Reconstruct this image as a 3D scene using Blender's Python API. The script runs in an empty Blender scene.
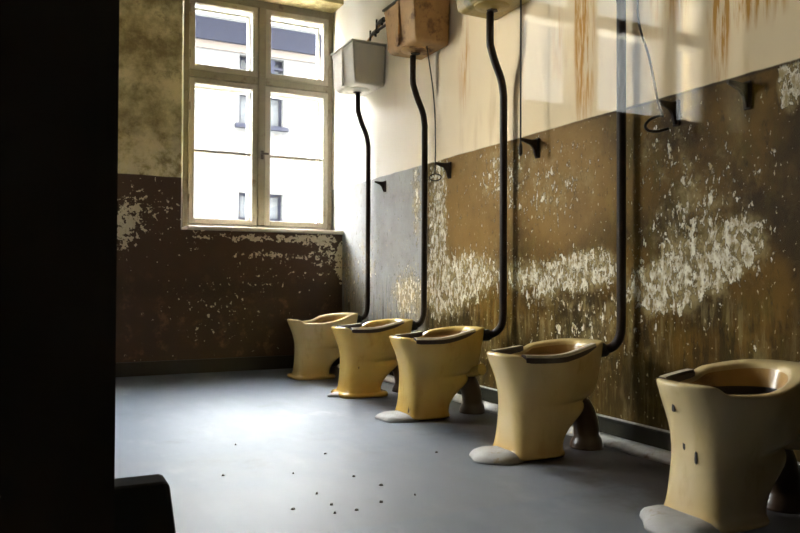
import bpy, bmesh, math, random
from mathutils import Vector, Matrix
random.seed(7)
sc = bpy.context.scene
C = sc.collection
PI = math.pi

# ------------------------------------------------------------------ camera, sky, exposure
CAM = Vector((-2.2539, -5.5409, 0.70))
yaw, pitch, roll, FPX = -0.4638, 0.0154, 0.0045, 744.7755
fwd = Vector((-math.sin(yaw)*math.cos(pitch), math.cos(yaw)*math.cos(pitch), math.sin(pitch)))
r0 = Vector((math.cos(yaw), math.sin(yaw), 0)); u0 = r0.cross(fwd)
rr = math.cos(roll)*r0 + math.sin(roll)*u0
uu = -math.sin(roll)*r0 + math.cos(roll)*u0
cam = bpy.data.objects.new('camera', bpy.data.cameras.new('camera')); C.objects.link(cam)
M = Matrix((rr, uu, -fwd)).transposed().to_4x4(); M.translation = CAM
cam.matrix_world = M
cam.data.sensor_width = 36.0; cam.data.lens = FPX*36.0/800.0; cam.data.clip_start = 0.02
sc.camera = cam

SKY = 8.0
w = bpy.data.worlds.new('world'); sc.world = w; w.use_nodes = True
bg = w.node_tree.nodes['Background']
bg.inputs[0].default_value = (0.95, 0.98, 1.0, 1); bg.inputs[1].default_value = SKY
sc.view_settings.view_transform = 'Standard'; sc.view_settings.look = 'None'
sc.view_settings.gamma = 1; sc.view_settings.use_curve_mapping = False
sc.view_settings.exposure = 3.62
sc.cycles.max_bounces = 10; sc.cycles.transparent_max_bounces = 16
sc.cycles.caustics_reflective = False; sc.cycles.caustics_refractive = False

def portal(name, loc, direction, sx, sy):
    l = bpy.data.lights.new(name, 'AREA'); l.shape = 'RECTANGLE'; l.size = sx; l.size_y = sy
    l.cycles.is_portal = True
    o = bpy.data.objects.new(name, l); C.objects.link(o); o.location = loc
    o.rotation_euler = Vector(direction).to_track_quat('-Z', 'Z').to_euler()
    return o
# sampling portals for the sky in each added window
RX0, RY0, RZ = -5.8, -5.0, 3.3           # room: x from RX0 to 0, y from RY0 to 0
ADDED_WINS = [(-4.05, -2.75, 1.20, 2.95), (-5.70, -4.45, 1.20, 2.95)]  # windows out of view, added to light the room
for a, b, z0, z1 in ADDED_WINS:
    portal('daylight_added', ((a+b)/2, 0.5, (z0+z1)/2), (0, -1, 0), b-a, z1-z0)

# ------------------------------------------------------------------ material toolkit
class NT:
    def __init__(s, name):
        s.m = bpy.data.materials.new(name); s.m.use_nodes = True
        s.t = s.m.node_tree; s.n = s.t.nodes; s.b = s.n['Principled BSDF']
    def link(s, a, b): s.t.links.new(a, b)
    def put(s, sock, v):
        if hasattr(v, 'is_output'): s.link(v, sock)
        elif isinstance(v, (tuple, list)) and sock.type == 'RGBA': sock.default_value = tuple(v)[:3]+(1,)
        else: sock.default_value = v
    def set(s, **k):
        for a, v in k.items(): s.put(s.b.inputs[a.replace('_', ' ')], v)
    def pos(s):
        if not hasattr(s, '_p'):
            s._p = s.n.new('ShaderNodeNewGeometry').outputs['Position']
            x = s.n.new('ShaderNodeSeparateXYZ'); s.link(s._p, x.inputs[0]); s._xyz = x.outputs
        return s._p
    def xyz(s): s.pos(); return s._xyz
    def objpos(s): return s.n.new('ShaderNodeTexCoord').outputs['Object']
    def math(s, op, a, b=0.0, c=None, clamp=False):
        d = s.n.new('ShaderNodeMath'); d.operation = op; d.use_clamp = clamp
        s.put(d.inputs[0], a); s.put(d.inputs[1], b)
        if c is not None: s.put(d.inputs[2], c)
        return d.outputs[0]
    def add(s, a, b): return s.math('ADD', a, b)
    def sub(s, a, b): return s.math('SUBTRACT', a, b)
    def mul(s, a, b): return s.math('MULTIPLY', a, b)
    def mx(s, a, b): return s.math('MAXIMUM', a, b)
    def mapping(s, scale, vec=None, loc=(0, 0, 0)):
        d = s.n.new('ShaderNodeMapping'); s.link(vec if vec is not None else s.pos(), d.inputs[0])
        d.inputs['Scale'].default_value = scale; d.inputs['Location'].default_value = loc
        return d.outputs[0]
    def noise(s, scale, detail=3, rough=.55, vec=None, stretch=None, loc=(0, 0, 0), dist=0.0):
        d = s.n.new('ShaderNodeTexNoise'); d.inputs['Scale'].default_value = scale
        d.inputs['Detail'].default_value = detail; d.inputs['Roughness'].default_value = rough
        d.inputs['Distortion'].default_value = dist
        v = vec if vec is not None else s.pos()
        s.link(s.mapping(stretch or (1, 1, 1), v, loc), d.inputs['Vector'])
        return d.outputs['Fac']
    def step(s, v, lo, hi):
        d = s.n.new('ShaderNodeMapRange'); d.interpolation_type = 'SMOOTHSTEP'
        s.put(d.inputs[0], v); d.inputs[1].default_value = lo; d.inputs[2].default_value = hi
        return d.outputs[0]
    def mix(s, f, a, b, blend='MIX'):
        d = s.n.new('ShaderNodeMix'); d.data_type = 'RGBA'; d.blend_type = blend
        s.put(d.inputs[0], f); s.put(d.inputs[6], a); s.put(d.inputs[7], b)
        return d.outputs[2]
    def blob(s, a, b, ca, cb, ra, rb):
        da = s.mul(s.sub(a, ca), 1.0/ra); db = s.mul(s.sub(b, cb), 1.0/rb)
        q = s.math('SQRT', s.add(s.mul(da, da), s.mul(db, db)))
        return s.math('SUBTRACT', 1.0, q, clamp=True)
    def bump(s, h, strength=.3, dist=.01):
        d = s.n.new('ShaderNodeBump'); d.inputs['Strength'].default_value = strength
        d.inputs['Distance'].default_value = dist; s.put(d.inputs['Height'], h)
        s.link(d.outputs[0], s.b.inputs['Normal'])

def simple(name, col, rough=.5, var=.12, scale=12, metallic=0.0, bump=0.0, col2=None, lo=.45, hi=.65, coat=0.0, spec=.5):
    """base colour broken up by world noise, optional second colour in patches"""
    t = NT(name); n = t.noise(scale, 4)
    c = t.mix(n, tuple(x*(1-var) for x in col), tuple(min(1, x*(1+var)) for x in col))
    if col2: c = t.mix(t.step(t.noise(scale*.6, 5, .65, loc=(3, 1, 7)), lo, hi), c, col2)
    t.set(Base_Color=c, Roughness=rough, Metallic=metallic, Coat_Weight=coat, Coat_Roughness=.12, Specular_IOR_Level=spec)
    if bump: t.bump(n, bump)
    return t.m

P = 1.4234   # height of the dado paint line

def mat_right_wall():
    t = NT('peeling_oil_paint_side'); x, y, z = t.xyz()
    wob = t.mul(t.sub(t.noise(6, 3), .5), .012)
    upper = t.step(t.add(z, wob), P-.004, P+.004)
    # limewashed plaster above
    n1 = t.noise(1.6, 4); n2 = t.noise(9, 4, stretch=(1, 1, .18), loc=(2, 0, 0))
    up = t.mix(n1, (.88, .68, .40), (.95, .80, .54))
    up = t.mix(t.mul(t.step(n2, .52, .75), .5), up, (.66, .47, .24))
    up = t.mix(t.step(y, -2.2, -.4), up, (.86, .82, .74))
    # rust runs
    rn = t.noise(34, 4, .65, stretch=(1, 1, .09), loc=(0, .3, 0))
    runs = None
    for cy, cz, ry, rz, k in [(-2.87, 2.0, .050, .74, 1.9), (-2.92, 1.75, .06, .4, 1.2), (-3.64, 1.85, .06, .55, 2.2), (-1.86, 2.0, .09, .4, .75),
                              (-3.78, 1.68, .22, .12, 1.1), (-3.45, 1.9, .14, .3, .6), (-2.72, 1.8, .08, .25, .45), (-3.3, 2.1, .2, .6, .5)]:
        b = t.mul(t.blob(y, z, cy, cz, ry, rz), k); runs = b if runs is None else t.add(runs, b)
    runs = t.mul(runs, t.step(rn, .42, .66))
    up = t.mix(t.math('MINIMUM', t.mul(runs, 1.5), .88), up, (.60, .255, .015))
    # oil paint dado
    d1 = t.noise(3.0, 5, .6); d2 = t.noise(14, 5, .65, stretch=(1, 1, .45))
    low = t.mix(t.step(d1, .32, .66), (.038, .019, .003), (.185, .098, .015))
    low = t.mix(t.step(d2, .45, .72), low, (.105, .072, .010))
    low = t.mix(t.mul(t.step(t.noise(22, 5, .7, stretch=(1, 1, .5), loc=(4, 4, 4)), .54, .70), .75), low, (.022, .013, .003))
    low = t.mix(t.mul(t.step(t.noise(8, 5, .7, stretch=(1, 1, .4), loc=(9, 4, 1)), .55, .72), .5), low, (.27, .185, .045))
    warm = t.mx(t.blob(y, z, -1.95, 1.1, .55, .55), t.mul(t.blob(y, z, -2.75, 1.15, .50, .50), .8))
    wn = t.add(.45, t.mul(t.noise(10, 5, .65, loc=(5, 5, 0)), .6))
    low = t.mix(t.mul(t.mul(t.step(warm, .0, .5), .85), wn), low, (.38, .225, .075))
    greyz = t.step(t.add(y, t.mul(t.sub(d1, .5), .12)), -1.44, -1.36)  # grey paint by the corner, with window sheen put into the colour
    grey = t.mix(t.noise(5, 5, .6), (.22, .21, .20), (.50, .50, .48))
    low = t.mix(greyz, low, grey)
    strk = t.noise(24, 5, .65, stretch=(1, 1, .16), loc=(3, 6, 0))
    lowz = t.step(t.add(z, t.mul(t.sub(d1, .5), .4)), .72, .5)
    low = t.mix(t.mul(t.mul(t.step(strk, .50, .64), lowz), .55), low, (.36, .28, .12))
    low = t.mix(t.mul(t.mul(t.step(strk, .48, .38), lowz), .65), low, (.020, .012, .004))
    low = t.mix(t.mul(t.step(t.add(y, t.mul(t.sub(d1, .5), .5)), -3.75, -4.0), .7), low, (.035, .020, .007))  # near end painted darker, standing in for light falloff
    low_dark = t.step(t.add(z, t.mul(t.sub(d1, .5), .5)), .62, .30)  # darker towards the floor
    low = t.mix(t.mul(low_dark, .55), low, (.045, .032, .012))
    # where the paint has come away
    dens = None
    for cy, cz, ry, rz, k in [(-1.55, 1.02, .16, .75, 1.9), (-1.70, .66, .45, .26, 1.5), (-2.05, .74, .42, .20, 1.0), (-1.15, .60, .36, .26, 1.2), (-.5, .75, .3, .4, .55), (-2.55, .70, .34, .15, 1.25), (-2.90, .75, .30, .13, 1.7),
                              (-3.36, .66, .22, .12, 1.7), (-3.55, .75, .26, .12, 1.9), (-3.74, .83, .16, .12, 1.3), (-3.55, .98, .4, .25, .7), (-3.45, .72, .5, .3, .5), (-3.92, 1.36, .06, .13, 2.6), (-2.2, 1.25, .3, .25, .75),
                              (-2.65, 1.15, .5, .3, .60), (-3.35, 1.25, .25, .2, .5), (-1.27, 1.25, .10, .5, 1.0), (-.12, .75, .25, .35, .7), (-2.9, .5, .6, .3, .55)]:
        b = t.mul(t.blob(y, z, cy, cz, ry, rz), k); dens = b if dens is None else t.add(dens, b)
    dens = t.mul(t.math('MINIMUM', dens, 1.0), .72)
    chip = t.noise(26, 5, .62, stretch=(1, 1, .62), dist=.4)
    fine = t.noise(70, 3, .6, stretch=(1, 1, .5))
    v = t.add(t.add(t.mul(chip, .75), t.mul(fine, .25)), t.mul(dens, .24))
    v = t.add(v, t.mul(t.sub(t.noise(48, 4, .7, stretch=(1, 1, .5), loc=(7, 7, 7)) , .5), .30))
    peel = t.step(v, .64, .675)
    smear = t.mul(t.step(t.add(t.mul(t.noise(9, 5, .65), .8), t.mul(dens, .45)), .48, .78), .7)
    low = t.mix(smear, low, (.50, .38, .17))
    peelc = t.mix(t.step(t.noise(38, 5, .7, stretch=(1, 1, .6)), .36, .62), (.46, .35, .17), (.97, .92, .76))
    fl = t.step(t.noise(85, 3, .6, stretch=(1, 1, .55), loc=(2, 8, 5)), .60, .66)
    peelc = t.mix(t.mul(fl, .75), peelc, (.10, .07, .025))
    fk = t.step(t.add(t.noise(62, 3, .6, stretch=(1, 1, .6), loc=(3, 3, 3)), t.mul(dens, .12)), .665, .69)
    low = t.mix(t.mul(fk, .8), low, (.70, .58, .34))
    low = t.mix(peel, low, peelc)
    edge = t.mul(t.step(v, .60, .64), t.sub(1.0, peel))
    low = t.mix(t.mul(edge, .6), low, (.035, .025, .01))
    col = t.mix(upper, low, up)
    line = t.mul(t.step(z, P-.016, P-.004), t.sub(1.0, upper))
    col = t.mix(t.mul(line, t.mul(t.step(t.sub(0.0, y), 2.6, 3.2), .8)), col, (.03, .018, .008))
    rough = t.math('MAXIMUM', t.mul(upper, .7), t.add(.42, t.mul(peel, .3)))
    t.set(Base_Color=col, Roughness=rough, Specular_IOR_Level=.04)
    t.bump(t.add(t.mul(peel, -.6), t.mul(d2, .5)), .35, .006)
    return t.m

def mat_back_wall():
    t = NT('peeling_oil_paint_end'); x, y, z = t.xyz()
    wob = t.mul(t.sub(t.noise(6, 3), .5), .012)
    upper = t.step(t.add(z, wob), P-.004, P+.004)
    n1 = t.noise(3.6, 6, .66)
    up = t.mix(t.step(n1, .36, .64), (.24, .18, .06), (.78, .64, .33))
    up = t.mix(t.mul(t.step(t.noise(9, 6, .7), .52, .66), .6), up, (.17, .12, .045))
    up = t.mix(t.mul(t.mul(t.step(z, 1.95, 1.45), t.step(t.noise(12, 5, .65, loc=(6, 6, 6)), .40, .56)), .7), up, (.80, .68, .42))
    d1 = t.noise(4.5, 5, .65)
    low = t.mix(d1, (.040, .016, .007), (.095, .042, .016))
    low = t.mix(t.mul(t.step(t.noise(9, 5, .65), .52, .72), t.step(z, .85, .5)), low, (.21, .105, .045))
    low = t.mix(t.mul(t.mul(t.step(z, .74, .62), t.step(z, .50, .60)), .5), low, (.035, .015, .007))
    dens = None
    for cx, cz, ry, rz, k in [(-1.62, 1.14, .20, .26, .95), (-1.66, .97, .12, .22, .8), (-1.14, 1.05, .10, .22, .9), (-.28, 1.0, .30, .06, 1.4), (-.75, 1.0, .45, .05, 1.1), (-.12, .9, .25, .22, .85), (-.62, .87, .5, .05, .95),
                              (0.0, .80, .07, .20, 2.3), (-.55, .72, .5, .15, .4), (-1.4, 1.2, .3, .3, .45), (-1.0, .5, .6, .3, .35)]:
        b = t.mul(t.blob(x, z, cx, cz, ry, rz), k); dens = b if dens is None else t.add(dens, b)
    dens = t.math('MINIMUM', dens, 1.1)
    v = t.add(t.add(t.mul(t.noise(24, 5, .6, dist=.3), .75), t.mul(t.noise(60, 3), .25)), t.mul(dens, .19))
    v = t.add(v, t.mul(t.sub(t.noise(42, 4, .7, loc=(7, 7, 7)), .5), .22))
    peel = t.step(v, .64, .66)
    low = t.mix(peel, low, t.mix(t.noise(30, 3), (.60, .48, .28), (.88, .78, .58)))
    col = t.mix(upper, low, up)
    rough = t.math('MAXIMUM', t.mul(upper, .7), t.add(.36, t.mul(peel, .3)))
    t.set(Base_Color=col, Roughness=rough, Specular_IOR_Level=.4)
    t.bump(t.add(t.mul(peel, -.6), t.mul(d1, .3)), .3, .006)
    return t.m

def mat_floor():
    t = NT('worn_grey_floor_paint'); x, y, z = t.xyz()
    n1 = t.noise(1.4, 5, .6); n2 = t.noise(5, 5, .62, stretch=(1, .35, 1)); n3 = t.noise(40, 3)
    c = t.mix(n1, (.078, .098, .134), (.138, .166, .212))
    c = t.mix(t.mul(t.step(n2, .5, .72), .5), c, (.20, .225, .26))
    c = t.mix(t.mul(t.step(t.noise(3.2, 5, .7, loc=(5, 2, 0)), .55, .75), .45), c, (.055, .058, .068))
    c = t.mix(t.mul(t.step(n3, .62, .75), .25), c, (.04, .033, .03))
    c = t.mix(t.mul(t.step(t.noise(2.2, 5, .7, stretch=(1, .6, 1), loc=(8, 1, 0)), .56, .70), .5), c, (.26, .28, .31))
    wall_shade = t.mul(t.step(t.add(x, t.mul(t.sub(t.noise(3.5, 5, .65, loc=(1, 7, 0)), .5), 1.0)), -.70, -.34), .85)  # toilet shadows along the wall put into the floor colour
    c = t.mix(wall_shade, c, (.034, .022, .012))
    worn = t.mul(t.step(t.add(y, t.mul(t.sub(t.noise(2.5, 5, .65, loc=(2, 2, 0)), .5), 1.6)), -2.3, -3.3), .5)
    c = t.mix(t.mul(worn, t.sub(1.0, wall_shade)), c, t.mix(n2, (.14, .138, .14), (.22, .215, .215)))
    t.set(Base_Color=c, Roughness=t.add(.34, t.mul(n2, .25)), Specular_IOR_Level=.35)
    t.bump(n2, .08, .004)
    return t.m

def mat_facade():
    t = NT('whitewashed_brick'); x, y, z = t.xyz()
    b = t.n.new('ShaderNodeTexBrick'); v = t.n.new('ShaderNodeCombineXYZ')
    t.link(x, v.inputs[0]); t.link(z, v.inputs[1]); t.link(v.outputs[0], b.inputs['Vector'])
    b.inputs['Scale'].default_value = 1; b.inputs['Brick Width'].default_value = .26; b.inputs['Row Height'].default_value = .085
    b.inputs['Mortar Size'].default_value = .008
    b.inputs['Color1'].default_value = (0.0156, 0.0154, 0.0151, 1); b.inputs['Color2'].default_value = (0.0143, 0.0140, 0.0134, 1); b.inputs['Mortar'].default_value = (0.0131, 0.0127, 0.0122, 1)
    ch = t.step(t.noise(5, 5, .65, stretch=(.7, 1, 1)), .62, .66)
    c = t.mix(ch, b.outputs['Color'], (0.0088, 0.0075, 0.0063))
    lint = t.mul(t.mul(t.step(z, 2.24, 2.34), t.step(z, 2.66, 2.56)), t.mul(t.step(x, .55, .8), t.step(x, 2.35, 2.2)))
    c = t.mix(t.mul(lint, .8), c, (0.0159, 0.0112, 0.0073))
    t.set(Base_Color=c, Roughness=.9)
    return t.m

def mat_porcelain(name, a, b, stain, lowstain=.6, spk=.735):
    t = NT(name); o = t.objpos(); x, y, z = t.xyz()
    n = t.noise(7, 4)
    c = t.mix(n, a, b)
    c = t.mix(t.mul(t.step(t.noise(11, 5, .65, stretch=(1, 1, .4)), .52, .74), .55), c, stain)
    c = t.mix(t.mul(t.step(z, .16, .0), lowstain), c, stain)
    sp = t.step(t.noise(26, 2, .5, stretch=(1, 1, .35), loc=(1, 4, 2)), spk, spk+.03)
    c = t.mix(sp, c, (.07, .045, .02))
    t.set(Base_Color=c, Roughness=.22, Coat_Weight=.25, Coat_Roughness=.08)
    t.bump(t.noise(4, 2), .06, .01)
    return t.m

def mat_glass(name, refl=1.0, tint=(1, 1, 1)):
    t = NT(name); t.n.remove(t.b)
    out = [n for n in t.n if n.type == 'OUTPUT_MATERIAL'][0]
    lw = t.n.new('ShaderNodeLayerWeight'); lw.inputs[0].default_value = .5     # facing = 1 - |cos|
    f = t.add(.04, t.mul(.96, t.math('POWER', lw.outputs['Facing'], 5.0)))
    g = t.n.new('ShaderNodeBsdfGlossy'); g.inputs['Roughness'].default_value = 0.0
    tr = t.n.new('ShaderNodeBsdfTransparent'); tr.inputs[0].default_value = tint+(1,)
    mx = t.n.new('ShaderNodeMixShader')
    t.link(t.mul(f, refl), mx.inputs[0]); t.link(tr.outputs[0], mx.inputs[1]); t.link(g.outputs[0], mx.inputs[2])
    t.link(mx.outputs[0], out.inputs[0])
    return t.m

MT = dict(
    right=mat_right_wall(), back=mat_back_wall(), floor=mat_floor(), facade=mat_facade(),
    plain=simple('aged_distemper', (.36, .28, .16), .8, .2, 3, bump=.1),
    ceiling=simple('ceiling_distemper', (.36, .31, .22), .85, .1, 3),
    dark=simple('blackened_paint', (.012, .009, .007), .65, .5, 7, col2=(.035, .018, .010), lo=.55, hi=.72, bump=.2, spec=.15),
    black=simple('black_tarred_board', (.006, .006, .006), .7, .3, 7, spec=.12),
    skirting=simple('dark_green_skirting', (.016, .016, .010), .6, .4, 9, col2=(.045, .034, .018), lo=.6, hi=.75, spec=.15),
    skirting_b=simple('black_brown_skirting', (.018, .011, .007), .45, .4, 9),
    cement=simple('pale_cement', (.42, .40, .37), .85, .25, 22, bump=.2, col2=(.22, .18, .13), lo=.55, hi=.75),
    mortar=simple('whitewashed_mortar', (.34, .33, .31), .7, .15, 26, bump=.35, col2=(.25, .19, .12), lo=.58, hi=.7),
    frame=simple('aged_window_paint', (.31, .275, .205), .55, .18, 14, col2=(.20, .14, .08), lo=.6, hi=.72, bump=.15),
    frame_d=simple('aged_dark_frame_paint', (.19, .16, .105), .6, .2, 14, col2=(.10, .065, .035), lo=.55, hi=.7, bump=.15),
    storm=simple('white_storm_frame', (.72, .74, .76), .5, .05, 14),
    sill=simple('worn_sill_paint', (.58, .52, .40), .5, .15, 10, col2=(.30, .20, .11), lo=.55, hi=.72),
    iron=simple('black_painted_iron', (.020, .009, .004), .5, .4, 20, col2=(.07, .030, .011), lo=.56, hi=.74, bump=.1, spec=.25),
    rubber=simple('perished_black_rubber', (.010, .009, .008), .6, .2, 20),
    wire=simple('dark_wire', (.018, .012, .008), .5, .2, 20, metallic=.4),
    rust=simple('rusty_painted_iron', (.42, .24, .09), .6, .3, 16, col2=(.15, .07, .025), lo=.5, hi=.66, bump=.3),
    grey=simple('grey_white_enamel', (.56, .53, .45), .45, .1, 10, col2=(.35, .28, .18), lo=.6, hi=.75, bump=.1),
    olive=simple('mustard_painted_iron', (.36, .25, .07), .45, .3, 12, col2=(.14, .11, .03), lo=.52, hi=.68, bump=.15),
    darkiron=simple('dark_olive_iron', (.050, .042, .018), .42, .3, 12, col2=(.09, .075, .03), lo=.5, hi=.66),
    valve=simple('blackened_brass', (.02, .014, .009), .4, .3, 20, metallic=.5),
    wood=simple('dark_seat_wood', (.035, .016, .008), .35, .35, 20, bump=.1),
    woodtop=simple('painted_seat_top_sheen', (.66, .58, .42), .35, .15, 24, col2=(.40, .28, .15), lo=.62, hi=.75),  # window sheen on the strip tops put into a pale colour
    bowl_in=simple('stained_bowl_glaze', (.50, .30, .10), .25, .25, 9, col2=(.22, .11, .035), lo=.52, hi=.7, coat=.2),
    dark_brown=simple('dark_brown_matte', (.020, .012, .006), .6, .3, 20),  # dark brown for bowl bottoms and glaze chips
    drain=simple('brown_salt_glaze', (.065, .034, .016), .35, .3, 14),
    slate=simple('slate_eave', (.0045, .005, .0085), .95, .15, 4, spec=.1),
    brick=simple('bare_brick', (.020, .014, .010), .9, .2, 14),
    gutter=simple('white_gutter', (.05, .05, .049), .5, .05, 4),
    shade=simple('dark_window_void', (.06, .07, .08), .15, .1, 4),
    blind=simple('pale_window_blind', (.006, .0075, .009), .8, .1, 4),
    yard=simple('courtyard_gravel', (.30, .29, .26), .95, .2, 8),
    greyface=simple('sky_block_grey', (.022, .022, .020), .9, .1, 2),
    debris=simple('dark_paint_crumb', (.03, .025, .022), .8, .3, 60),
    pane=mat_glass('window_glass', .9), screen=mat_glass('screen_glass', 1.0, (.99, .995, .99)),
    por_a=mat_porcelain('cream_glaze', (.66, .47, .17), (.76, .60, .29), (.46, .27, .06)),
    por_b=mat_porcelain('yellowed_glaze', (.60, .40, .09), (.70, .51, .17), (.42, .23, .03)),
    por_c=mat_porcelain('pale_glaze', (.66, .50, .22), (.76, .62, .35), (.44, .28, .08), .6, .97),
)

# ------------------------------------------------------------------ mesh toolkit
def obj(name, bm, mats, parent=None, smooth=False, bevel=0, sub=0, recalc=True):
    if recalc: bmesh.ops.recalc_face_normals(bm, faces=bm.faces)
    me = bpy.data.meshes.new(name); bm.to_mesh(me); bm.free()
    for m in (mats if isinstance(mats, (list, tuple)) else [mats]): me.materials.append(MT[m])
    if smooth:
        for p in me.polygons: p.use_smooth = True
    o = bpy.data.objects.new(name, me); C.objects.link(o)
    if parent: o.parent = parent
    if bevel:
        b = o.modifiers.new('bevel', 'BEVEL'); b.width = bevel; b.segments = 2; b.limit_method = 'ANGLE'
    if sub:
        s = o.modifiers.new('sub', 'SUBSURF'); s.levels = sub; s.render_levels = sub
    return o
def box(bm, x0, x1, y0, y1, z0, z1, mi=0):
    v = [bm.verts.new((x, y, z)) for z in (z0, z1) for y in (y0, y1) for x in (x0, x1)]
    for q in [(0, 2, 3, 1), (4, 5, 7, 6), (0, 1, 5, 4), (2, 6, 7, 3), (0, 4, 6, 2), (1, 3, 7, 5)]:
        f = bm.faces.new([v[i] for i in q]); f.material_index = mi
    return v
def boxes(l):
    bm = bmesh.new()
    for b in l: box(bm, *b)
    return bm
def tube(bm, pts, rad, seg=12, cap=True, closed=False):
    pts = [Vector(p) for p in pts]; n = len(pts); rings = []; prev = None
    for i, p in enumerate(pts):
        if closed: d = (pts[(i+1) % n]-pts[i-1]).normalized()
        else: d = (pts[min(i+1, n-1)]-pts[max(i-1, 0)]).normalized()
        if prev is None:
            a = d.orthogonal().normalized()
        else:
            a = (prev - d*prev.dot(d)).normalized()
        prev = a; b = d.cross(a); r = rad[i] if isinstance(rad, (list, tuple)) else rad
        rings.append([bm.verts.new(p + r*(math.cos(2*PI*k/seg)*a + math.sin(2*PI*k/seg)*b)) for k in range(seg)])
    for i in range(n if closed else n-1):
        A, B = rings[i], rings[(i+1) % n]
        for k in range(seg): bm.faces.new((A[k], A[(k+1) % seg], B[(k+1) % seg], B[k]))
    if cap and not closed:
        bm.faces.new(list(reversed(rings[0]))); bm.faces.new(rings[-1])
def spline(pts, n=8):
    """Catmull-Rom through the points"""
    P_ = [Vector(p) for p in pts]; P_ = [2*P_[0]-P_[1]] + P_ + [2*P_[-1]-P_[-2]]; out = []
    for i in range(1, len(P_)-2):
        a, b, c, d = P_[i-1:i+3]
        for k in range(n):
            t = k/n
            out.append(.5*((2*b)+(c-a)*t+(2*a-5*b+4*c-d)*t*t+(3*b-a-3*c+d)*t**3))
    out.append(P_[-2]); return out
def struct(o): o['kind'] = 'structure'; return o
def tag(o, label, cat, group=None):
    o['label'] = label; o['category'] = cat
    if group: o['group'] = group
    return o
def empty(name, loc=(0, 0, 0)):
    o = bpy.data.objects.new(name, None); C.objects.link(o); o.location = loc; o.empty_display_size = .1
    return o

# ------------------------------------------------------------------ room shell
T = .45                                     # thickness of the end wall
def wall_with_openings(axis, plane, thick, a0, a1, z0, z1, holes):
    """boxes of a wall running along `axis`, with rectangular openings (a,b,za,zb)"""
    out = []
    def put(a, b, c, d):
        if b-a > 1e-6 and d-c > 1e-6:
            lo, hi = min(plane, plane+thick), max(plane, plane+thick)
            out.append((a, b, lo, hi, c, d) if axis == 'x' else (lo, hi, a, b, c, d))
    cur = a0
    for a, b, c, d in sorted(holes):
        put(cur, a, z0, z1); put(a, b, z0, c); put(a, b, d, z1); cur = b
    put(cur, a1, z0, z1)
    return boxes(out)
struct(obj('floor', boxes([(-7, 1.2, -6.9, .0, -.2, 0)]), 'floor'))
struct(obj('ceiling', boxes([(-7, 1.2, -6.9, T, RZ, RZ+.2)]), 'ceiling'))
struct(obj('wall_back', wall_with_openings('x', 0, T, RX0, 0, -.2, RZ, [(-1.262, 0, 1.045, 2.90)] + ADDED_WINS), 'back'))
struct(obj('wall_right', boxes([(0, .3, -5.0, T, -.2, RZ)]), 'right'))
struct(obj('wall_left', boxes([(RX0-T, RX0, -6.9, T, -.2, RZ)]), 'back'))
# the doorway the picture is taken through: dark partition, glass screen, black plinth
struct(obj('wall_front', boxes([(RX0, -2.2095, -5.10, -5.0, 0, RZ), (-.75, 1.2, -5.10, -5.0, 0, RZ), (-2.2095, -.75, -5.10, -5.0, 2.35, RZ)]), 'dark'))
struct(obj('wall_corridor', wall_with_openings('x', -6.6, -.3, RX0, 1.2, -.2, RZ, [(-.86, .16, 1.25, 2.9)]), 'plain'))
struct(obj('wall_corridor_end', boxes([(1.2, 1.4, -6.9, -5.0, -.2, RZ)]), 'plain'))
# plinth at the foot of the partition
bm = bmesh.new()
v = box(bm, -2.9, -2.1629, -5.0, -4.97, 0, .5562)
for q in v:
    if q.co.x > -2.5 and q.co.z < .1: q.co.x += .075
tag(obj('wall_plinth', bm, 'black', bevel=.004), 'black boxed plinth with a slanting side at the foot of the dark wall end', 'plinth')
o = empty('glass_screen', (-1.475, -5.108, 0)); tag(o, 'large clear glass sheet closing the doorway, mirroring a pale window at upper right', 'glass screen')
obj('pane', boxes([(-.95, .85, -.003, .003, 0.03, 2.45)]), 'screen', o)
obj('bottom_channel', boxes([(-.95, .85, -.007, .007, 0, .03)]), 'black', o)

# skirtings
bm = boxes([(-.020, 0, -4.98, -.022, 0, .098), (-.026, 0, -4.98, -.022, .092, .104)])
struct(obj('baseboard_right', bm, 'skirting', bevel=.003))
struct(obj('trim_2', boxes([(-.024, 0, -4.98, -.022, .104, .107)]), 'cement'))
bm = bmesh.new(); ys = [-4.98+i*.1 for i in range(50)]
top = [bm.verts.new((-.0205, y, .034)) for y in ys]; mid = [bm.verts.new((-.055-.01*random.random(), y, .022)) for y in ys]; bot = [bm.verts.new((-.075-.02*random.random(), y, .001)) for y in ys]
for i in range(49):
    bm.faces.new((top[i], mid[i], mid[i+1], top[i+1])); bm.faces.new((mid[i], bot[i], bot[i+1], mid[i+1]))
b2 = [bm.verts.new((-.0205, y, .001)) for y in ys]
for i in range(49):
    bm.faces.new((top[i], top[i+1], b2[i+1], b2[i])); bm.faces.new((bot[i], b2[i], b2[i+1], bot[i+1]))
struct(obj('trim_1', bm, 'cement', smooth=True))
struct(obj('baseboard_back', boxes([(RX0, -.02, -.022, 0, 0, .10)]), 'skirting_b', bevel=.003))

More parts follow.
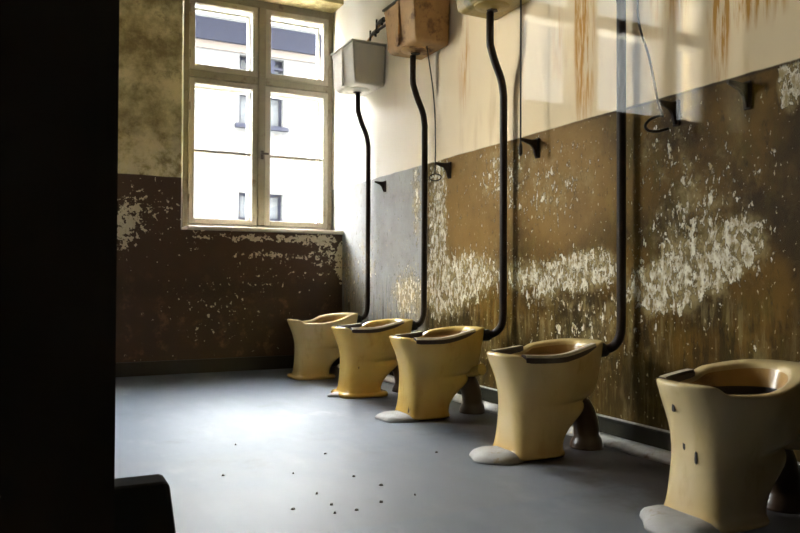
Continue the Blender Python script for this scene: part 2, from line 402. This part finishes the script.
# ------------------------------------------------------------------ the double window
def frame_bm(x0, x1, y0, y1, z0, z1, t, tb=None, tt=None):
    tb = t if tb is None else tb; tt = t if tt is None else tt
    return boxes([(x0, x0+t, y0, y1, z0, z1), (x1-t, x1, y0, y1, z0, z1), (x0+t, x1-t, y0, y1, z0, z0+tb), (x0+t, x1-t, y0, y1, z1-tt, z1)])
def big_window(idx, x0, x1, full=True):
    Y = .23
    win = empty('window_%d' % idx, (0, 0, 0)); struct(win)
    xm = (x0+x1)/2
    obj('window_frame', frame_bm(x0, x1, Y-.005, Y+.16, 1.07, 2.90, .040, .035, .06), 'frame_d', win, bevel=.004)
    obj('mullion', boxes([(xm-.030, xm+.030, Y-.025, Y+.10, 1.105, 2.84)]), 'frame_d', win, bevel=.008)
    obj('transom', boxes([(x0+.04, xm-.03, Y-.02, Y+.10, 2.225, 2.285), (xm+.03, x1-.04, Y-.02, Y+.10, 2.225, 2.285)]), 'frame_d', win, bevel=.008)
    for a, b in ((x0+.042, xm-.032), (xm+.032, x1-.042)):
        for z0, z1, bars in ((1.107, 2.223, [1.668]), (2.287, 2.838, [])):
            s = frame_bm(a, b, Y-.012, Y+.035, z0, z1, .042)
            for zb in bars: box(s, a+.042, b-.042, Y, Y+.03, zb-.011, zb+.011)
            so = obj('sash', s, 'frame', win, bevel=.004)
            obj('pane', boxes([(a+.042, b-.042, Y+.014, Y+.017, z0+.042, z1-.042)]), 'pane', so)
            if full:
                s = frame_bm(a+.022, b-.022, Y+.14, Y+.17, z0+.026, z1-.026, .020)
                obj('storm_sash', s, 'storm', win)
    for z in (1.3, 2.0, 2.4, 2.75):
        for xx in (x0+.043, x1-.043):
            bm = bmesh.new(); tube(bm, [(xx, Y-.018, z-.03), (xx, Y-.018, z+.03)], .008, 8)
            obj('hinge', bm, 'frame_d', win)
    bm = boxes([(xm-.012, xm+.012, Y-.045, Y-.025, 1.63, 1.70), (xm-.008, xm+.05, Y-.058, Y-.045, 1.668, 1.684)])
    obj('handle', bm, 'iron', win, bevel=.003)
    obj('window_sill', boxes([(x0-.005, x1+(.0 if x1 > -.01 else .02), -.035, Y-.005, 1.045, 1.075)]), 'sill', win, bevel=.006)
    return win
big_window(1, -1.212, -.002)
def added_window(idx, axis, plane, a, b, z0, z1, thick=.06, lights=2, bar=2.25):
    t = .05; l = []
    zs = [(z0, z0+t), (z1-t, z1), (bar-.03, bar+.03)]
    for c, d in zs: l.append((a, b, c, d))
    for k in range(lights+1):
        q = a + (b-a-t)*k/lights; l.append((q, q+t, z0, z1))
    f = boxes([(c, d, plane, plane+thick, e, g) if axis == 'x' else (plane, plane+thick, c, d, e, g) for c, d, e, g in l])
    o = struct(obj('window_%d' % idx, f, 'frame'))
    p = boxes([(a+t, b-t, plane+thick/2-.002, plane+thick/2+.002, z0+t, z1-t) if axis == 'x' else (plane+thick/2-.002, plane+thick/2+.002, a+t, b-t, z0+t, z1-t)])
    obj('pane', p, 'pane', o)
for i, wv in enumerate(ADDED_WINS): added_window(2+i, 'x', .25, *wv)  # unseen windows added for their light
# corridor window behind the viewer (seen mirrored in the glass): three lights
b = bmesh.new()
for q in [(-.86, .16, 1.25, 1.31), (-.86, .16, 2.84, 2.9), (-.86, .16, 1.60, 1.65), (-.86, .16, 2.2, 2.26), (-.86, -.80, 1.25, 2.9), (.10, .16, 1.25, 2.9), (-.54, -.43, 1.25, 2.9), (-.11, -.04, 1.25, 2.9)]:
    box(b, q[0], q[1], -6.8, -6.74, q[2], q[3])
struct(obj('window_4', b, 'frame'))

# ------------------------------------------------------------------ outside: the block across the yard
struct(obj('ground', boxes([(-25, 25, .6, 25, -3.6, -3.4)]), 'yard'))
FY = 8.0
bld = empty('building', (1.5, FY, -3.4)); tag(bld, 'whitewashed brick block with dark eave seen through the window', 'building')
def bobj(name, bm, m, par, **k):
    o = obj(name, bm, m, None, **k); o.parent = par
    o.matrix_parent_inverse = Matrix.Translation(-Vector((1.5, FY, -3.4))) if par is bld else Matrix.Identity(4)
    return o
OPEN = [(1.20, 2.04, 1.76, 2.26), (1.20, 2.04, 3.52, 4.12), (1.20, 2.04, 4.46, 4.80), (-2.3, -1.46, 1.76, 2.26), (-2.3, -1.46, 3.52, 4.12), (4.7, 5.54, 1.76, 2.26), (4.7, 5.54, 3.52, 4.12)]
cols = {}
for q in OPEN: cols.setdefault(q[0], []).append(q)
bl = []; cur = -12
for a in sorted(cols):
    b_ = cols[a][0][1]; bl.append((cur, a, FY, FY+.4, -3.4, 4.83)); z = -3.4
    for q in sorted(cols[a], key=lambda r: r[2]):
        bl.append((a, b_, FY, FY+.4, z, q[2])); z = q[3]
    bl.append((a, b_, FY, FY+.4, z, 4.83)); cur = b_
bl.append((cur, 14, FY, FY+.4, -3.4, 4.83))
bobj('wall', boxes(bl), 'facade', bld)
bobj('frieze', boxes([(-12, 14, FY-.04, FY+.4, 4.83, 4.97)]), 'brick', bld)
bm = bmesh.new(); v = box(bm, -12, 14, FY-.12, FY+.4, 4.97, 5.27)
for q in v:
    if q.co.z > 5.1 and q.co.y < FY+.1: q.co.y -= .25
bobj('eave', bm, 'slate', bld)
bobj('gutter', boxes([(-12, 14, FY-.50, FY-.35, 5.27, 5.42)]), 'gutter', bld)
bm = bmesh.new(); v = box(bm, -12, 14, FY-.34, FY+4, 5.272, 5.42)
bobj('roof_edge', bm, 'brick', bld)
bm = bmesh.new(); v = box(bm, -12, 14, FY-.3, FY+4, 5.42, 5.55)
for q in v:
    if q.co.y > FY+2: q.co.z += 2.2
bobj('roof', bm, 'slate', bld)
for a, b_, c, d in OPEN:
    f = bobj('window', frame_bm(a, b_, FY+.12, FY+.18, c, d, .05), 'slate', bld)
    p = obj('pane', boxes([(a+.05, b_-.05, FY+.15, FY+.16, c+.05, d-.05)]), 'blind', None); p.parent = f; p.matrix_parent_inverse = Matrix.Identity(4)
    p.matrix_parent_inverse = f.matrix_parent_inverse.inverted() @ Matrix.Translation((0, 0, 0)) if False else Matrix.Identity(4)
    if d < 4.5:
        s = bobj('window_ledge', boxes([(a-.08, b_+.08, FY-.08, FY+.05, c-.07, c)]), 'slate', bld)  # dark ledge colour stands in for the shadow line beneath
bm = bmesh.new(); tube(bm, [(1.62, FY-.10, -3.4), (1.62, FY-.10, 3.3)], .03, 8)
bm.free()
bm = boxes([(1.30, 1.86, FY-.06, FY, 4.66, 4.75), (1.74, 1.83, FY-.10, FY, 4.28, 4.75), (1.74, 2.0, FY-.09, FY, 4.58, 4.62)])
bobj('iron_bracket', bm, 'slate', bld)
# added wall behind the viewer, raised to block sky from the corridor window
struct(obj('sky_block_wall', boxes([(-14, 14, -12.3, -12.0, -3.4, 17)]), 'greyface'))

# ------------------------------------------------------------------ toilets
def s01(x, a, b):
    t = max(0, min(1, (x-a)/(b-a))); return t*t*(3-2*t)
SEG = 88
def rim_z(x, y, near_strip, far_strip):
    """height of the rim top: raised lip in front, recess for the seat pads, raised back"""
    z = .407 + .038*s01(x, -.46, -.16)
    end = (-.30, -.15) if y < 0 else (-.375, -.33)
    cut = .023*s01(x, -.545, -.528)*(1-s01(x, *end))
    return z-cut
def ring(z, xf, xb, wd, n=3.2, taper=.0, fr=0.0):
    pts = []; xc, a = (xf+xb)/2, (xb-xf)/2
    for k in range(SEG):
        th = 2*PI*k/SEG; c, s = math.cos(th), math.sin(th)
        x = a*math.copysign(abs(c)**(2/n), c); y = wd*math.copysign(abs(s)**(2/n), s)
        t = (x+a)/(2*a) if a > 0 else 0
        y *= 1 - taper*s01(t, .35, 1.0) - fr*(1-s01(t, 0, .45))
        pts.append([xc+x, y, z])
    return pts
def toilet_body(nstrip, fstrip):
    bm = bmesh.new(); R = []
    prof = [  # z, x front, x back, half width, exponent, back taper, front narrowing
        (.000, -.560, -.325, .122, 4.2, .0, .0), (.018, -.560, -.325, .122, 4.2, 0, 0), (.030, -.550, -.335, .115, 4.0, 0, 0),
        (.070, -.545, -.325, .112, 3.6, 0, 0), (.110, -.543, -.295, .112, 3.4, 0, 0), (.145, -.542, -.245, .113, 3.3, .05, 0),
        (.170, -.542, -.210, .115, 3.2, .16, 0), (.190, -.542, -.198, .116, 3.1, .32, 0), (.204, -.543, -.195, .118, 3.0, .48, 0), (.211, -.543, -.187, .120, 2.9, .44, 0),
        (.222, -.544, -.170, .127, 2.8, .26, 0), (.240, -.546, -.155, .136, 2.7, .20, .05), (.270, -.551, -.142, .149, 2.6, .26, .09), (.305, -.561, -.132, .164, 2.5, .26, .13),
        (.340, -.574, -.124, .175, 2.5, .28, .17), (.370, -.588, -.118, .182, 2.5, .29, .19), (.395, -.597, -.114, .184, 2.5, .30, .20)]
    for q in prof: R.append(ring(*q))
    top = ring(.405, -.600, -.112, .184, 2.5, .30, .20)
    def lift(pts, off=0):
        for q in pts: q[2] = rim_z(q[0], q[1], nstrip, fstrip)+off
        return pts
    for pts in R[-5:]:
        for q in pts:
            q[2] += (rim_z(q[0], q[1], 0, 0)-.405)*s01(q[2], .26, .395)
    R.append(lift(top, -.002))
    R.append(lift(ring(.41, -.592, -.120, .177, 2.5, .30, .20), .003))
    R.append(lift(ring(.41, -.572, -.155, .161, 2.6, .28, .17), .003))
    R.append(lift(ring(.41, -.552, -.190, .146, 2.5, .26, .13), .001))
    R.append(lift(ring(.41, -.545, -.197, .140, 2.4, .26, .11), -.008))
    n_out = len(R)
    R.append(ring(.365, -.525, -.204, .131, 2.3, .24, .05)); R.append(ring(.32, -.495, -.225, .115, 2.2, .3, 0))
    R.append(ring(.27, -.450, -.240, .096, 2.1, .2, 0)); R.append(ring(.235, -.42, -.27, .07, 2, .1, 0)); n_in = len(R)
    R.append(ring(.225, -.39, -.30, .03, 2, 0, 0))
    V = [[bm.verts.new(p) for p in r] for r in R]
    for i in range(len(V)-1):
        for k in range(SEG):
            f = bm.faces.new((V[i][k], V[i][(k+1) % SEG], V[i+1][(k+1) % SEG], V[i+1][k]))
            f.material_index = 0 if i < n_out-1 else (1 if i < n_in-4 else 2)
    f = bm.faces.new(list(V[-1])); f.material_index = 2
    bm.faces.new(list(reversed(V[0])))
    return bm
def seat_strip(side):
    """a wooden pad let into the rim on one side"""
    bm = bmesh.new(); N = 22; rows = []
    for i in range(N+1):
        x0, x1 = -.532, (-.215 if side < 0 else -.365); x = x0 + i*(x1-x0)/N
        a, xc = (.600-.112)/2, -.356
        u = (x-xc)/a; t = (u+1)/2
        yo = .184*(max(0, 1-abs(u)**2.5))**(1/2.5) * (1 - .30*s01(t, .35, 1) - .20*(1-s01(t, 0, .45)))
        yi = yo-.036; yo -= .001
        zb = rim_z(x, side, 0, 0); zt = .409+.036*s01(x, -.46, -.17)
        zt = max(zt, zb+.003)
        rows.append([bm.verts.new((x, side*yo, zb-.006)), bm.verts.new((x, side*yo, zt-.010)), bm.verts.new((x, side*(yo-.005), zt)), bm.verts.new((x, side*(yi+.005), zt)), bm.verts.new((x, side*yi, zt-.008)), bm.verts.new((x, side*yi, zb-.012))])
    for i in range(N):
        for k in range(6):
            f = bm.faces.new((rows[i][k], rows[i][(k+1) % 6], rows[i+1][(k+1) % 6], rows[i+1][k]))
            if k in (1, 2): f.material_index = 1
    bm.faces.new(rows[0]); bm.faces.new(list(reversed(rows[-1])))
    return bm
def mortar_collar(rx, ry, h, seed, cx=-.53, x1=None):
    rnd = random.Random(seed); bm = bmesh.new(); n = 36; rg = []
    wob = [1+.09*math.sin(3*2*PI*k/n+seed)+.06*math.sin(5*2*PI*k/n+2*seed)+.03*rnd.random() for k in range(n)]
    for f, z in ((1.0, .0005), (.985, .008), (.90, h*.55), (.72, h*.85), (.45, h), (.2, h)):
        rg.append([bm.verts.new((cx+rx*f*wob[k]*math.cos(2*PI*k/n), ry*f*wob[k]*math.sin(2*PI*k/n), z)) for k in range(n)])
    for i in range(len(rg)-1):
        for k in range(n): bm.faces.new((rg[i][k], rg[i][(k+1) % n], rg[i+1][(k+1) % n], rg[i+1][k]))
    bm.faces.new(rg[-1]); bm.faces.new(list(reversed(rg[0])))
    return bm
def make_toilet(y, por, label, near=True, far=True, collar=None, spigot=False, flange=False):
    t = empty('toilet', (.004, y, 0)); t.scale = (1.065, 1, 1); tag(t, label, 'toilet', 'toilets along the right wall')
    obj('bowl', toilet_body(near, far), [por, 'bowl_in', 'dark_brown'], t, smooth=True, sub=1)
    if near: obj('seat_strip', seat_strip(-1), ['wood', 'woodtop'], t)['label'] = 'dark wooden seat strip with window sheen painted on top'
    if far: obj('seat_strip', seat_strip(1), ['wood', 'woodtop'], t)['label'] = 'dark wooden seat strip with window sheen painted on top'
    bm = bmesh.new()
    tube(bm, spline([(-.26, 0, .215), (-.20, 0, .175), (-.168, 0, .11), (-.160, 0, .04), (-.160, 0, .0)], 6), [.05]*18+[.056, .06, .062, .064, .064, .066, .066], 18)
    obj('drain_pipe', bm, 'drain', t, smooth=True)['label'] = 'dark brown drain outlet'
    if collar:
        obj('mortar_collar', mortar_collar(*collar), 'mortar', t, smooth=True)['label'] = 'pale mortar collar spread round the foot'
    if flange:
        bm = bmesh.new(); r = [ring(z, -.56-e, -.315+e, .122+e, 4.5) for z, e in ((0, .018), (.012, .020), (.022, .014), (.026, .0))]
        V = [[bm.verts.new(p) for p in q] for q in r]
        for i in range(3):
            for k in range(SEG): bm.faces.new((V[i][k], V[i][(k+1) % SEG], V[i+1][(k+1) % SEG], V[i+1][k]))
        bm.faces.new(V[-1]); bm.faces.new(list(reversed(V[0])))
        obj('foot_flange', bm, por, t, smooth=True)
    if spigot:
        bm = bmesh.new()
        tube(bm, spline([(-.215, -.02, .215), (-.205, -.09, .225), (-.20, -.135, .240), (-.195, -.155, .243)], 5), [.026]*12+[.028, .030, .030, .026], 14)
        obj('vent_spigot', bm, por, t, smooth=True)
    return t
TY = [-.57, -1.42, -2.22, -3.11, -4.01]
make_toilet(TY[0], 'por_c', 'cream toilet pan nearest the window wall, rim bare of seat strips', False, False, None, False, True)
make_toilet(TY[1], 'por_b', 'yellowed toilet pan with a flanged foot, second from the window wall', True, True, (.085, .07, .024, 5, -.535), False, True)
make_toilet(TY[2], 'por_b', 'yellow toilet pan with small vent spigot and pale mortar collar, middle of the row', True, True, (.115, .105, .034, 1, -.55), True)
make_toilet(TY[3], 'por_a', 'cream toilet pan on a broad mortar collar with dark chips low on its front', True, True, (.130, .108, .036, 2, -.555), False)
make_toilet(TY[4], 'por_c', 'nearest toilet pan, chipped on its front, cut off by the right edge of the photo', False, True, (.115, .13, .038, 3, -.55), True)
# deep chips and drips on the nearest pan's front
def chip_marks(par, marks):
    for x, y, z, h, wd in marks:
        bm = bmesh.new(); n = 8
        pts = [bm.verts.new((x-.0015, y+wd*math.cos(2*PI*k/n)*(1+.3*math.sin(3*k)), z+h*math.sin(2*PI*k/n))) for k in range(n)]
        pb = [bm.verts.new((x+.006, q.co.y, q.co.z)) for q in pts]
        bm.faces.new(pts)
        for k in range(n): bm.faces.new((pts[k], pts[(k+1) % n], pb[(k+1) % n], pb[k]))
        obj('glaze_chip', bm, 'dark_brown', par)
TO = [o for o in C.objects if o.name.startswith('toilet')]
chip_marks(TO[4], [(-.5735, .02, .335, .012, .005), (-.5435, .01, .235, .022, .005), (-.5425, -.03, .20, .018, .004)])

# ------------------------------------------------------------------ flush pipes
PY = [-.613, -1.471, -2.330, -3.188]
plab = ['thin black flush pipe nearest the window, down from the grey-white cistern', 'black flush pipe down from the rusty cistern beside the white peeled patch',
        'black flush pipe down from the mustard cistern to the middle toilet', 'thickest black flush pipe, running up out of the photo, nearest the viewer']
for i, y in enumerate(PY):
    e = empty('flush_pipe', (-.05, y, .37)); tag(e, plab[i], 'pipe', 'flush pipes on the right wall')
    r = [.017, .0185, .0195, .0195][i]; dy = TY[i]-y
    zt = [.03, .07, .065, .05][i]; zb = .2 if i == 3 else 0; pts = [(-.085, 0, 1.634+zt+zb), (-.085, 0, 1.56+zb)] + spline([(-.083, 0, 1.53+zb), (-.055, 0, 1.45+zb), (-.015, 0, 1.36+zb), (0, 0, 1.28+zb)], 5) + [(0, 0, .8), (0, 0, .20)]
    pts += spline([(0, 0, .15), (-.003, dy*.06, .095), (-.018, dy*.3, .052), (-.045, dy*.7, .033), (-.078, dy, .028)], 5)
    bm = bmesh.new(); tube(bm, pts, r, 14); obj('pipe', bm, 'iron', e, smooth=True)
    if i < 4:
        bm = bmesh.new(); tube(bm, [(-.036, dy*.55, .038), (-.042, dy*.62, .035), (-.060, dy*.85, .031), (-.072, dy, .028)], [r+.003, r+.010, r+.011, r+.006], 14)
        obj('rubber_cuff', bm, 'rubber', e, smooth=True)

# ------------------------------------------------------------------ high cisterns
def cistern(y, dz, body, label, valves=False, lever=False, dark='darkiron', sz=1.0):
    e = empty('cistern', (0, y, 2.04+dz)); e.scale = (1, 1, sz); tag(e, label, 'cistern', 'high cisterns on the right wall')
    hw = .20; D = .26; bm = bmesh.new(); rings = []
    for z, dx, dy in ((-.012, D-.05, hw-.035), (.002, D-.03, hw-.018), (.03, D-.022, hw-.012), (.245, D-.004, hw-.002), (.255, D, hw), (.272, D, hw)):
        rings.append([bm.verts.new(q) for q in ((-dx, -dy, z), (-.004, -dy, z), (-.004, dy, z), (-dx, dy, z))])
    for i in range(len(rings)-1):
        for k in range(4): bm.faces.new((rings[i][k], rings[i][(k+1) % 4], rings[i+1][(k+1) % 4], rings[i+1][k]))
    bm.faces.new(rings[0]); bm.faces.new(rings[-1])
    obj('tank', bm, body, e, bevel=.010)
    obj('lid', boxes([(-D-.008, -.002, -hw-.008, hw+.008, .272, .284)]), dark if body != 'grey' else 'grey', e, bevel=.003)
    obj('strap', boxes([(-D-.004, -D+.012, -.018, .018, .0, .272)]), body, e, bevel=.002)
    bm = bmesh.new(); tube(bm, [(-.135, 0, -.004), (-.135, 0, -.014), (-.135, 0, -.018), (-.135, 0, -.022), (-.135, 0, -.030)], [.095, .09, .055, .034, .030], 20)
    obj('outlet_boss', bm, body, e, smooth=True)
    bm = bmesh.new(); tube(bm, [(-.135, 0, .0), (-.135, 0, -.034)], .030, 6); obj('coupling_nut', bm, 'iron', e)
    if valves:
        for yy, zz in ((.34, .225), (.24, .27)):
            bm = bmesh.new(); tube(bm, [(-.20, .15, zz), (-.20, yy+.19, zz)], .009, 10); tube(bm, [(-.20, yy+.08, zz), (-.20, yy+.14, zz)], .016, 10)
            tube(bm, [(-.20, yy+.11, zz-.03), (-.20, yy+.11, zz)], .008, 8)
            v_ = obj('inlet_valve', bm, 'valve', e)
            bm = bmesh.new(); tube(bm, [(-.20, yy+.195, zz-.034), (-.20, yy+.195, zz+.034)], .007, 8); obj('tap_handle', bm, 'valve', v_)
    if lever:
        bm = bmesh.new(); tube(bm, [(-.13, -.05, .284), (-.10, -.08, .31), (-.06, -.26, .42)], .009, 8); obj('lever_arm', bm, 'rust', e)
    return e
cistern(PY[0]+.01, .03, 'grey', 'small grey-white cistern high on the wall beside the window', lever=True)
cistern(PY[1]-.035, .07, 'rust', 'rusty tan cistern with two tap fittings, high on the wall', valves=True, sz=1.0)
cistern(PY[2]-.02, .065, 'olive', 'mustard-painted cistern cut off by the top edge of the photo', sz=1.0)

# ------------------------------------------------------------------ chain hooks and pull wires
HY = [-.80, -1.70, -2.556, -3.44, -3.76]
hlab = ['small black wall hook just right of the pipe nearest the window', 'black wall hook at the top of the white peeled patch', 'black wall hook with a straight wire hanging at its tip',
        'black wall hook with a wire loop hanging from it', 'black wall hook with no wire, farthest right on the paint line']
for i, y in enumerate(HY):
    s = .8 if i == 0 else 1.0
    e = empty('wall_hook', (0, y, 1.345)); tag(e, hlab[i], 'hook', 'hooks along the paint line')
    obj('back_plate', boxes([(-.010, 0, -.016, .016, -.05*s, .05*s)]), 'iron', e, bevel=.004)
    bm = bmesh.new()
    pr = [(-.009, -.045*s, ), (-.018, -.045*s), (-.030, -.005*s), (-.045, .012*s), (-.105*s, .030*s), (-.105*s, .042*s), (-.040, .040*s), (-.009, .044*s)]
    A = [bm.verts.new((q[0], -.007, q[1])) for q in pr]; B = [bm.verts.new((q[0], .007, q[1])) for q in pr]
    bm.faces.new(A); bm.faces.new(list(reversed(B)))
    for k in range(8): bm.faces.new((A[k], A[(k+1) % 8], B[(k+1) % 8], B[k]))
    obj('arm', bm, 'iron', e, bevel=.003)
def oval(c, ax, bx, a, b, n=24):
    return [Vector(c)+a*math.cos(2*PI*k/n)*Vector(ax)+b*math.sin(2*PI*k/n)*Vector(bx) for k in range(n)]
def pull(name, y, label, top, pts, rad=.004):
    e = empty(name, (-.105, y, 1.30)); tag(e, label, 'pull wire', 'cistern pull wires')
    bm = bmesh.new(); tube(bm, spline(pts, 6), rad, 8); obj('wire', bm, 'wire', e, smooth=True); return e
e = pull('pull_wire', -1.70, 'thin pull wire with an oval ring handle below the rusty cistern', None, [(-.03, .05, .785), (-.006, .012, .5), (.006, .005, .25), (0, -.001, .02)], .0035)
bm = bmesh.new(); tube(bm, oval((0, -.005, -.005), (.7, -.7, 0), (0.1, 0.1, .95), .036, .022), .0035, 8, closed=True); obj('ring_handle', bm, 'wire', e, smooth=True)
e = pull('pull_wire', -2.556, 'straight thin pull wire hanging to a hook in front of the rust-streaked plaster', None, [(.0, .0, .80), (.0, 0, .5), (.002, .003, .3), (0, 0, .09), (0, 0, .055)], .0045)
bm = bmesh.new(); tube(bm, [(0, 0, .06), (0, 0, .045), (0, 0, .01), (0, 0, .0)], [.006, .010, .010, .005], 10); obj('end_weight', bm, 'wire', e, smooth=True)
e = pull('pull_wire', -3.44, 'slanting pull wire ending in an open loop, right of the thickest pipe', None, [(-.02, .07, .62), (-.03, .07, .42), (-.01, .03, .25), (.0, .0, .09), (.008, -.02, .02)], .0045)
bm = bmesh.new(); tube(bm, spline([(.008, -.02, .02), (-.005, -.01, .022), (-.03, .01, .008), (-.043, .02, -.014), (-.032, .012, -.033), (-.005, -.01, -.036), (.03, -.025, -.026)], 5), .0055, 8); obj('wire_loop', bm, 'wire', e, smooth=True)

# ------------------------------------------------------------------ crumbs of paint on the floor
FL = [(-1.47, -2.45), (-1.4, -2.99), (-1.41, -3.26), (-1.22, -3.12), (-1.18, -3.26), (-1.26, -3.43), (-1.41, -3.39), (-1.43, -3.47), (-1.36, -3.47), (-1.53, -3.38), (-.78, -2.93), (-1.63, -2.91), (-1.13, -3.41), (-1.19, -2.76)]
for i, (x, y) in enumerate(FL):
    bm = bmesh.new(); n = 7; r = .003+.004*random.random()
    A = [bm.verts.new((r*(.7+.6*random.random())*math.cos(2*PI*k/n), r*(.7+.6*random.random())*math.sin(2*PI*k/n), .0005)) for k in range(n)]
    B = [bm.verts.new((a.co.x*.7, a.co.y*.7, .004+.003*random.random())) for a in A]
    bm.faces.new(A); bm.faces.new(B)
    for k in range(n): bm.faces.new((A[k], A[(k+1) % n], B[(k+1) % n], B[k]))
    o = obj('paint_crumb', bm, 'debris'); o.location = (x, y, 0)
    tag(o, 'dark crumb of flaked paint lying on the open grey floor', 'paint crumb', 'paint crumbs scattered on the floor')
